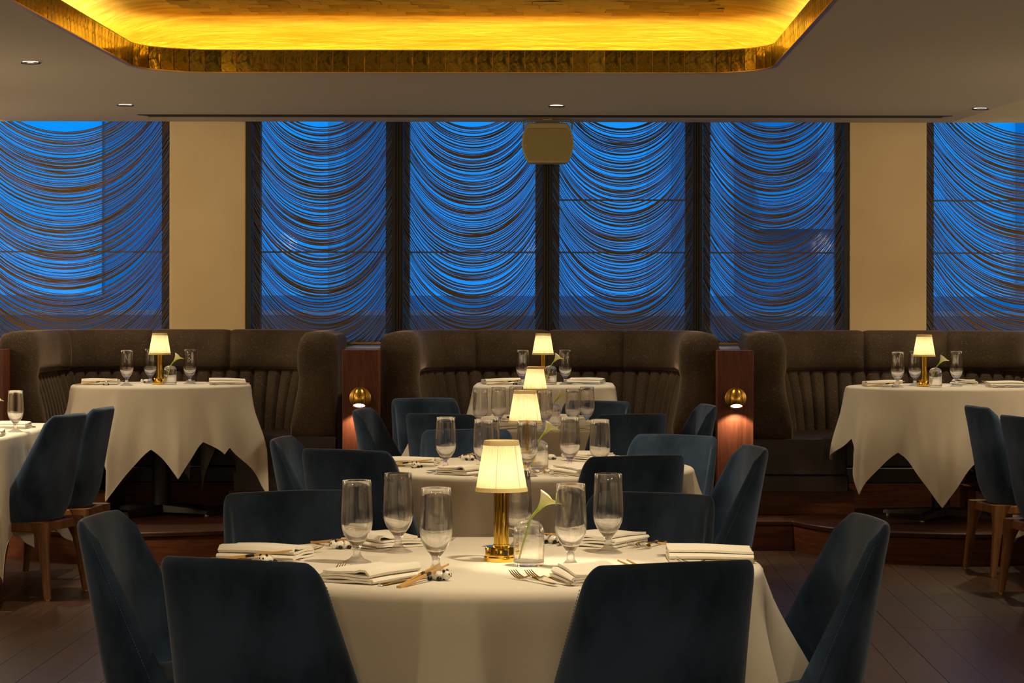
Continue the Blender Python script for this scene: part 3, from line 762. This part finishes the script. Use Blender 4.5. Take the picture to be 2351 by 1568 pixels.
tablecloth(*T['one'], ZC, 'smooth white cloth on the round table nearest the viewer', .68,
    [(-22, .58, .03), (-14, .57, .012), (-5, .58, .045), (6, .57, .012), (14, .58, .04), (20, .56, .02), (27, .25, .02), (50, .25, .02), (60, .57, .05), (68, .6, .07), (78, .58, .03), (93, .62, .14), (106, .55, .03), (122, .25, .02), (150, .25, .03), (180, .25, .015), (215, .25, .03), (250, .25, .02), (275, .25, .03), (300, .25, .02), (328, .25, .03)], seed=3)
BC = PLAT+BZ+.004
tablecloth(*T['two'], ZC, 'white cloth on the second round table behind the front one', .635,
    [(0, .5, .02), (9, .52, .045), (17, .25, .02), (44, .25, .02), (58, .46, .03), (68, .5, .05), (80, .46, .03), (94, .58, .13), (108, .46, .03), (122, .25, .02), (150, .25, .03), (180, .25, .015), (215, .25, .03), (245, .25, .02), (275, .25, .03), (300, .25, .02), (311, .25, .02), (320, .52, .05), (332, .5, .012), (345, .52, .045)], seed=5)
tablecloth(*T['three'], ZC, 'white cloth on the third round table before the middle booth', .635,
    [(0, .42, .02), (10, .46, .05), (19, .25, .02), (45, .25, .015), (60, .4, .04), (92, .5, .10), (112, .25, .02), (150, .25, .03), (180, .25, .015), (215, .25, .03), (240, .25, .02), (262, .60, .15), (284, .40, .03), (300, .25, .02), (320, .25, .02), (338, .25, .02), (350, .44, .04)], seed=6)
tablecloth(*T['bl'], BC, 'white cloth with pointed hanging corners on the left booth table', .515,
    [(-19, .61, .085), (3, .325, .0), (18, .487, .06), (36, .29, .005), (47, .36, .04), (57, .33, .005), (79, .63, .10), (98, .31, .0), (125, .45, .06), (147, .31, .0), (169, .70, .10), (192, .31, .0), (215, .45, .06), (240, .31, .0), (264, .62, .10), (285, .33, .01), (309, .55, .07), (328, .37, .005)], seed=7)
tablecloth(*T['bm'], BC, 'white cloth with straight edge on the middle booth table', .42,
    [(0, .4, .01), (18, .38, .015), (45, .66, .13), (70, .38, .02), (90, .42, .03), (110, .38, .02), (135, .66, .12), (160, .38, .02), (200, .38, .02), (225, .66, .12), (250, .38, .02), (270, .42, .03), (290, .38, .02), (315, .68, .15), (342, .38, .015)], seed=8, rect=(.41, .41))
tablecloth(*T['br'], BC, 'white cloth with pointed hanging corners on the right booth table', .545,
    [(-8, .62, .08), (16, .35, .0), (38, .5, .06), (60, .32, .0), (82, .6, .09), (102, .31, .0), (130, .48, .06), (152, .31, .0), (172, .66, .09), (196, .31, .0), (222, .45, .06), (245, .31, .0), (270, .40, .07), (288, .27, .01), (306, .57, .075), (326, .33, .0)], seed=9)
for k_, sg, lb in (('fl', 1, 'left'), ('fr', -1, 'right')):
    tablecloth(*T[k_], ZC, 'white cloth on the rectangular table at the far %s' % lb, .5,
        [(0, .46, .01), (20, .48, .03), (30, .62, .13), (44, .44, .015), (62, .52, .05), (78, .44, .01), (92, .54, .06), (108, .44, .01), (130, .5, .04), (152, .62, .12), (170, .44, .02), (190, .44, .02), (208, .62, .12), (230, .5, .04), (252, .44, .01), (268, .54, .06), (282, .44, .01), (298, .52, .05), (316, .44, .015), (330, .62, .13), (340, .48, .03)], seed=10+sg, rect=(.44, .82))

# ------------------------------------------------------------------ table lamps
def make_lamp():
    t = thing('table_lamp', '', 'lamp')
    MB().lathe([(.042, 0), (.043, .003), (.043, .010), (.040, .013), (.040, .033), (.0385, .036), (.019, .037)], 48).build('base', M['brass'], t, angle=30)
    MB().box((.012, -.0395, .023), (.009, .003, .014)).build('switch', M['black'], t, smooth=False, bevel=.001)
    MB().lathe([(.021, .036), (.021, .041), (.0185, .042), (.0185, .185)], 40).build('column', M['brass'], t, angle=30)
    nseg = 288; zs = (.176, .205, .235, .265, .291); rows = []
    for z in zs:
        q = (z-.172)/.122; r = .0625-.0205*q; rows.append([((r+.0008*cos(72*2*pi*i/nseg))*cos(2*pi*i/nseg), (r+.0008*cos(72*2*pi*i/nseg))*sin(2*pi*i/nseg), z) for i in range(nseg)])
    sh = MB().grid(rows, True).build('lamp_shade', M['shade'], t, angle=180)
    for (za, zb, ra, rb) in ((.171, .181, .0645, .0632), (.283, .295, .0445, .0424)):
        MB().lathe([(ra, za), (rb, zb), (rb-.0015, zb), (ra-.0015, za), (ra, za)], 64, cap=False).build('trim_band', M['shade_trim'], sh)
    mb = MB()
    for k in range(6):
        a = 2*pi*k/6+.33; mb = MB().tube([(.0618*cos(a), .0618*sin(a), .175), (.0415*cos(a), .0415*sin(a), .292)], .0006, 5); mb.build('shade_wire', M['brass_satin'], sh)
    MB().lathe([(.012, .185), (.012, .2), (.016, .215), (.012, .236), (.002, .242)], 16).build('bulb', emis('bulb_glow', (1, .8, .45), 6), t)
    return t
lampp = make_lamp()
LZ = dict(one=ZC, two=ZC, three=ZC, bl=BC, bm=BC, br=BC)
lamp_spec = [('one', 1152, 1288, 'brass table lamp with lit pleated shade on the front table'), ('two', 1206, 1074, 'brass table lamp with lit pleated shade on the second table'),
             ('three', 1229, 972, 'brass table lamp with lit pleated shade on the third table'), ('bl', 367, 0, 'brass table lamp with lit shade on the left booth table'),
             ('bm', 1247, 0, 'brass table lamp with lit shade on the middle booth table'), ('br', 2122, 0, 'brass table lamp with lit shade on the right booth table')]
def spot_on(key, px, py):
    """point on a table's cloth below a pixel of the photo (booth tables by depth of the table centre)"""
    z = LZ[key]
    if py > 0: p = on(px, py, z); return (p.x, p.y, z)
    Y = T[key][1]-py*.001; return ((px-1293)*Y/F, Y, z)
for (k, px, py, lab) in lamp_spec:
    p = spot_on(k, px, py); o = inst(lampp, lab, p, random.uniform(-.3, .3) if k != 'one' else 0, 'brass table lamps')
    light('lamp_bulb', 'POINT', (p[0], p[1], p[2]+.222), 2.1, (1, .79, .46), .018)

# ------------------------------------------------------------------ glasses
def make_glass():
    t = thing('water_glass', '', 'glass')
    stem = [(.0004, .001), (.0350, .001), (.0362, .0012), (.0355, .003), (.030, .0058), (.018, .011), (.0112, .019), (.0088, .029), (.0095, .037), (.0125, .0435)]
    bowl = [(.0125, .0435), (.020, .0525), (.029, .0655), (.0352, .0795), (.0382, .094), (.0385, .108), (.0380, .125), (.0368, .15), (.0352, .178), (.0346, .1995), (.0341, .2008), (.0334, .1995),
            (.0339, .178), (.0354, .15), (.0366, .125), (.0370, .108), (.0366, .095), (.0334, .0815), (.0262, .0695), (.0165, .0605), (.006, .0565), (.0004, .056)]
    MB().lathe(stem, 40, cap=False).build('stem', M['glass_foot'], t, angle=70)
    MB().lathe(bowl, 40, cap=False).build('bowl', M['glass'], t, angle=70)
    return t
gl_ = make_glass()
glasses = {
 'one': [(820, 1293, 'in line with the forks, leftmost'), (915, 1269, 'second from the left, set farther back'), (1002, 1318, 'by the chopsticks in front'), (1311, 1304, 'right beside the calla lily'), (1397, 1270, 'rightmost, by the raised napkin'), (1187, 1262, 'behind the lamp column')],
 'two': [(1024, 1081, 'leftmost'), (1111, 1088, 'just left of the front lamp shade'), (1125, 1079, 'behind another, left of the front lamp shade'), (1211, 1093, 'before the lamp column'), (1309, 1080, 'right of the lily'), (1378, 1088, 'behind the right chair back')],
 'three': [(1103, 987, 'leftmost'), (1145, 981, 'second from the left'), (1186, 978, 'behind the lamp shade'), (1251, 990, 'right beside the lamp'), (1316, 985, 'second from the right'), (1348, 979, 'rightmost')],
 'bl': [(291, 200, 'leftmost'), (345, -120, 'half hidden by the lamp'), (436, -60, 'right of the lily')],
 'bm': [(1200, 150, 'left of the lamp'), (1298, 60, 'right of the lily')],
 'br': [(2061, 180, 'leftmost'), (2101, -120, 'half hidden by the lamp'), (2196, -20, 'right of the lily')]}
TN = {'one': 'front table', 'two': 'second table', 'three': 'third table', 'bl': 'left booth table', 'bm': 'middle booth table', 'br': 'right booth table', 'fl': 'far left table', 'fr': 'far right table'}
for k, lst in glasses.items():
    for (px, py, lab) in lst:
        p = spot_on(k, px, py) if py > 300 else spot_on(k, px, 0) if py == 0 else None
        if p is None:
            Y = T[k][1]-py*.001; p = ((px-1293)*Y/F, Y, LZ[k])
        inst(gl_, 'footed water glass on the %s, %s' % (TN[k], lab), p, random.random()*3, 'footed water glasses')
p = at(36, 965, 12.0); inst(gl_, 'footed water glass on the far left table beside a napkin', (p.x, 12.0, ZC), 0, 'footed water glasses')

# ------------------------------------------------------------------ vases with calla lilies
def make_vase():
    t = thing('bud_vase', '', 'vase')
    MB().lathe([(.0369, .0035), (.0371, .03), (.0371, .078), (.0357, .09), (.0307, .1), (.0232, .1066), (.0125, .1096), (.009, .1105), (.009, .114), (.0078, .114), (.0075, .109), (.012, .1078), (.0222, .105), (.0293, .099), (.0342, .0895), (.0355, .078), (.0355, .012), (.034, .0085), (.0004, .008)], 48, cap=False).build('body', M['glass'], t, angle=70)
    MB().lathe([(.0004, .001), (.036, .001), (.0369, .0035)], 48, cap=False).build('thick_base', M['glass_foot'], t, angle=70)
    return t
def make_lily():
    t = thing('calla_lily', '', 'flower')
    P0 = [(-.024, .004, .012), (-.016, .003, .045), (-.004, .001, .085), (.004, 0, .112), (.013, -.001, .125), (.024, -.002, .137)]
    MB().tube(P0, [.0025, .0025, .0026, .0028, .003, .0042], 8).build('stem', M['stem'], t)
    rows = []; ax = Vector((.60, -.05, .80)).normalized(); sd = Vector((0, 1, 0)); nm = ax.cross(sd).normalized(); b0 = Vector(P0[-1])-ax*.004
    for j in range(8):
        q = j/7; row = []
        for i in range(18):
            a = 2*pi*i/18; r = .004+.020*q**1.9; tip = .010*q**2*max(0, -cos(a-.2))**4-.008*q**2*max(0, -cos(a))
            flare = 1+.55*q**3*max(0, -cos(a-.2))**4
            row.append(tuple(b0+ax*(.044*q+tip)+(nm*cos(a)*flare+sd*sin(a)*.8)*r))
        rows.append(row)
    MB().grid(rows, True).build('spathe', M['petal'], t, angle=180, solid=.0012)
    MB().tube([b0+ax*.012, b0+ax*.04], [.003, .0022], 8).build('spadix', mat('yellow_spadix', (.75, .5, .05), .6), t)
    return t
vasep = make_vase(); lilyp = make_lily()
for (k, px, py, rz) in (('one', 1215, 1299, 0), ('two', 1237, 1077, .25), ('three', 1270, 976, .1), ('bl', 391, 60, .1), ('bm', 1264, 80, -.1), ('br', 2148, 120, .1)):
    if py > 300: p = spot_on(k, px, py)
    else: Y = T[k][1]-py*.001; p = ((px-1293)*Y/F, Y, LZ[k])
    inst(vasep, 'clear round shouldered bud vase on the %s' % TN[k], p, 0, 'glass bud vases')
    inst(lilyp, 'white calla lily leaning in the vase on the %s' % TN[k], p, rz, 'calla lilies')
o = inst(lilyp, 'white calla lily on the far left table at the frame edge', (-2.78, 12.05, ZC), 0, 'calla lilies')
inst(vasep, 'clear bud vase on the far left table outside the frame edge', (-2.78, 12.05, ZC), 0, 'glass bud vases')

# ------------------------------------------------------------------ napkins, cutlery, chopsticks, rests
def make_napkin(seed, layers=4):
    R = random.Random(seed); t = MB(); L_, W_ = .205, .135; path = []; th = .0060; z = .0040
    for k in range(layers):
        s_ = 1 if k % 2 == 0 else -1; wv = W_/2-(.004*k)
        for i in range(9):
            u = -1+2*i/8; path.append((s_*u*wv, z+.0015*sin(3*u+k)+(.006*k/layers*(u*s_ > .6)*(k == layers-1))))
        if k < layers-1:
            for a in (-.5, 0, .5): path.append((s_*(wv+.0035*cos(a*pi/1.0)), z+th/2+.5*th*sin(a*pi)))
        z += th+.001
    rows = []
    for j in range(9):
        v = -1+2*j/8; lift = .004*max(0, v-.4)+.0025*sin(v*2.2+seed)
        a_ = []; b_ = []
        for i, (x, z_) in enumerate(path):
            p0 = path[max(0, i-1)]; p1 = path[min(len(path)-1, i+1)]; dx, dz = p1[0]-p0[0], p1[1]-p0[1]; l = sqrt(dx*dx+dz*dz) or 1
            h = .0027; nx, nz = -dz/l*h, dx/l*h; f = z_/(.0070*layers)
            xx = x*(1-.04*v*f)+.008*v*f
            a_.append((xx+nx, v*L_/2, z_+nz+lift*f)); b_.append((xx-nx, v*L_/2, z_-nz+lift*f))
        rows.append(a_+b_[::-1])
    t.grid(rows, True); w = len(rows[0])
    half = w//2
    for r_ in (0, 8):
        for i in range(half-1):
            q = (r_*w+i, r_*w+i+1, r_*w+w-2-i, r_*w+w-1-i); t.f.append(q if r_ else q[::-1])
    return t
def napkin_obj(seed):
    o = make_napkin(seed).build('folded_napkin', M['napkin'], smooth=True, angle=60); tag(o, None, 'napkin', 'folded napkins'); return o
napk = [napkin_obj(1), napkin_obj(2)]
def make_fork():
    mb = MB(); L_ = .195; st_ = [(-.098, .0075, 0.004), (-.08, .0072, .003), (-.04, .0042, .004), (.0, .003, .009), (.03, .0032, .010), (.042, .0085, .006), (.052, .0115, .0035)]
    rows = []
    for (y, w, z) in st_: rows.append([(-w, y, z), (0, y, z+.0022), (w, y, z), (0, y, z-.0012)])
    mb.grid(rows, True); mb.f.append((0, 1, 2, 3)); mb.f.append((27, 26, 25, 24))
    for k in range(4):
        x = -.0095+.0063*k; mb.tube([(x, .05, .0035), (x, .07, .005), (x*.97, .088, .011), (x*.95, .1, .018)], [.0019, .0017, .0015, .0009], 6)
    return tag(mb.build('fork', M['steel'], smooth=True, angle=60), None, 'fork', 'forks')
def make_knife():
    t = thing('table_knife', '', 'knife', group='knives')
    rows = []
    for (y, w, h) in ((-.115, .006, .004), (-.11, .0085, .006), (-.06, .0075, .006), (-.005, .0055, .005)): rows.append([(-w, y, h*.3), (-w*.5, y, h), (w*.5, y, h), (w, y, h*.3), (w*.5, y, 0), (-w*.5, y, 0)])
    mb = MB().grid(rows, True); mb.f.append(tuple(range(6))); mb.f.append(tuple(reversed(range(18, 24)))); mb.build('handle', M['steel'], t, angle=50)
    MB().prism([(-.005, -.006), (.005, -.006), (.0095, .02), (.0095, .08), (.004, .11), (-.006, .115), (-.0065, .02)], .0018, .0034).build('blade', M['steel'], t, smooth=False)
    return t
def make_chop():
    t = thing('chopstick', '', 'chopstick', group='chopsticks')
    def bar(y0_, y1_, r0, r1):
        rows = [[(a*r*1.0, y, b*r) for (a, b) in ((-1, -1), (1, -1), (1, 1), (-1, 1))] for (y, r) in ((y0_, r0), (y1_, r1))]
        mb = MB().grid(rows, True); mb.f.append((0, 1, 2, 3)); mb.f.append((7, 6, 5, 4)); return mb
    bar(-.115, .005, .0036, .0031).build('grip', M['bamboo'], t, smooth=False, bevel=.0008, seg=1)
    bar(.005, .027, .0033, .0030).build('band', M['black'], t, smooth=False)
    bar(.027, .115, .0029, .0016).build('tip', M['bamboo'], t, smooth=False, bevel=.0005, seg=1)
    return t
def make_panda():
    t = thing('panda_chopstick_rest', '', 'chopstick rest', group='panda chopstick rests')
    MB().ball((0, 0, .011), (.021, .0125, .011), 16, 10).build('body', M['ceramic'], t)
    hd = MB().ball((.024, 0, .013), (.011, .012, .0105), 16, 10).build('head', M['ceramic'], t)
    for s_ in (-1, 1):
        MB().ball((.021, s_*.0085, .0225), (.0036, .0036, .0036), 8, 6).build('ear', M['black'], hd)
        MB().ball((.0325, s_*.0045, .0155), (.0022, .0026, .003), 8, 6).build('eye_patch', M['black'], hd)
        for xx in (-.013, .011): MB().ball((xx, s_*.0125, .0052), (.0062, .0062, .0052), 10, 8).build('paw', M['black'], t)
    MB().ball((.0355, 0, .0115), (.0018, .002, .0015), 8, 6).build('nose', M['black'], hd)
    return t
forkp, knifep, chopp, pandap = make_fork(), make_knife(), make_chop(), make_panda()
cnt = [0]
def setting(key, x, y, deg, who, items='nfkcr', nz=0):
    """one place setting; deg: the way the guest faces, clockwise from straight away from the viewer"""
    a = radians(deg); f = Vector((sin(a), cos(a))); r = Vector((cos(a), -sin(a))); z = LZ.get(key, ZC); tn = TN[key]
    def w(dx, dy): return x+r.x*dx+f.x*dy, y+r.y*dx+f.y*dy
    cnt[0] += 1; R = random.Random(cnt[0]*7)
    j = lambda s_: R.uniform(-s_, s_)
    at_ = 'at the %s %s' % (tn, who)
    if 'n' in items: p = w(0, 0); inst(napk[cnt[0] % 2], 'folded white napkin %s' % at_, (*p, z+.001), -a+j(.15)+nz, 'folded napkins')
    if 'f' in items:
        for q, dx in enumerate((-.098, -.132)):
            p = w(dx, .012*q+.0); inst(forkp, 'steel fork %s, %s the napkin' % (at_, ('nearer', 'farther from')[q]), (*p, z+.001), -a+j(.06)+.12, 'forks')
    if 'k' in items: p = w(.092, .0); inst(knifep, 'steel table knife %s' % at_, (*p, z+.001), -a+j(.06), 'knives')
    if 'c' in items:
        for q, dx in enumerate((.128, .142)):
            p = w(dx, -.01); inst(chopp, 'bamboo chopstick %s, %s the knife' % (at_, ('nearer', 'farther from')[q]), (p[0], p[1], z+.0162), rot=(radians(7.5), 0, -a+.10-.09*q), group='chopsticks')
    if 'r' in items: p = w(.142, .05); inst(pandap, 'panda chopstick rest %s' % at_, (*p, z), -a+j(.3), 'panda chopstick rests')
def rel(key, deg_from, r):   # seat position around a table: deg_from = the way the guest faces
    a = radians(deg_from); c = T[key]; return c[0]-sin(a)*r, c[1]-cos(a)*r
setting('one', -.435, 5.685, 26, 'by its left front chair')
setting('one', .062, 5.67, -23, 'by its right front chair')
setting('one', -.735, 6.17, 101, 'at its left end')
setting('one', .36, 6.12, -98, 'at its right end')
setting('one', -.47, 6.50, 148, 'on its far left side')
setting('one', .12, 6.52, -154, 'on its far right side')
for (dg, who) in ((28, 'by its left front chair'), (-24, 'by its right front chair'), (98, 'at its left end'), (-98, 'at its right end'), (165, 'by the chair facing the viewer'), (-150, 'on its far right side')):
    setting('two', *rel('two', dg, .46), dg, who, 'nfkcr' if dg != -150 else 'nr')
for (dg, who) in ((26, 'by its left front chair'), (-26, 'by its right front chair'), (100, 'at its left end'), (-100, 'at its right end'), (160, 'on its far left side'), (-160, 'on its far right side')):
    setting('three', *rel('three', dg, .46), dg, who, {26: 'nf', -26: 'nfr', 100: 'nk', -100: 'nr', 160: 'n', -160: 'nr'}[dg])
def bs(key, px, dY, deg, who, items):
    Y = T[key][1]+dY; setting(key, (px-1293)*Y/F, Y, deg, who, items)
bs('bl', 232, -.02, 88, 'at its left side', 'nfcr'); bs('bl', 522, .0, -95, 'at its right side', 'nfc'); bs('bl', 395, .3, 180, 'on its far side', 'fr')
bs('bm', 1150, .0, 70, 'at its left side', 'ncr'); bs('bm', 1345, .05, -75, 'at its right side', 'nfr')
bs('br', 2026, .05, 88, 'at its left side', 'nfcr'); bs('br', 2310, -.1, -95, 'at its right side', 'nfcr'); bs('br', 2215, .33, 180, 'on its far side', 'nf')
setting('fl', -2.75, 12.35, -88, 'beside the far chair', 'nk'); setting('fl', -2.72, 11.65, -92, 'beside the near chair', 'nf')
setting('fr', 2.62, 11.75, 90, 'beside the near chair', 'nf')

for o in COL.objects:
    if 'used' in o: del o['used']
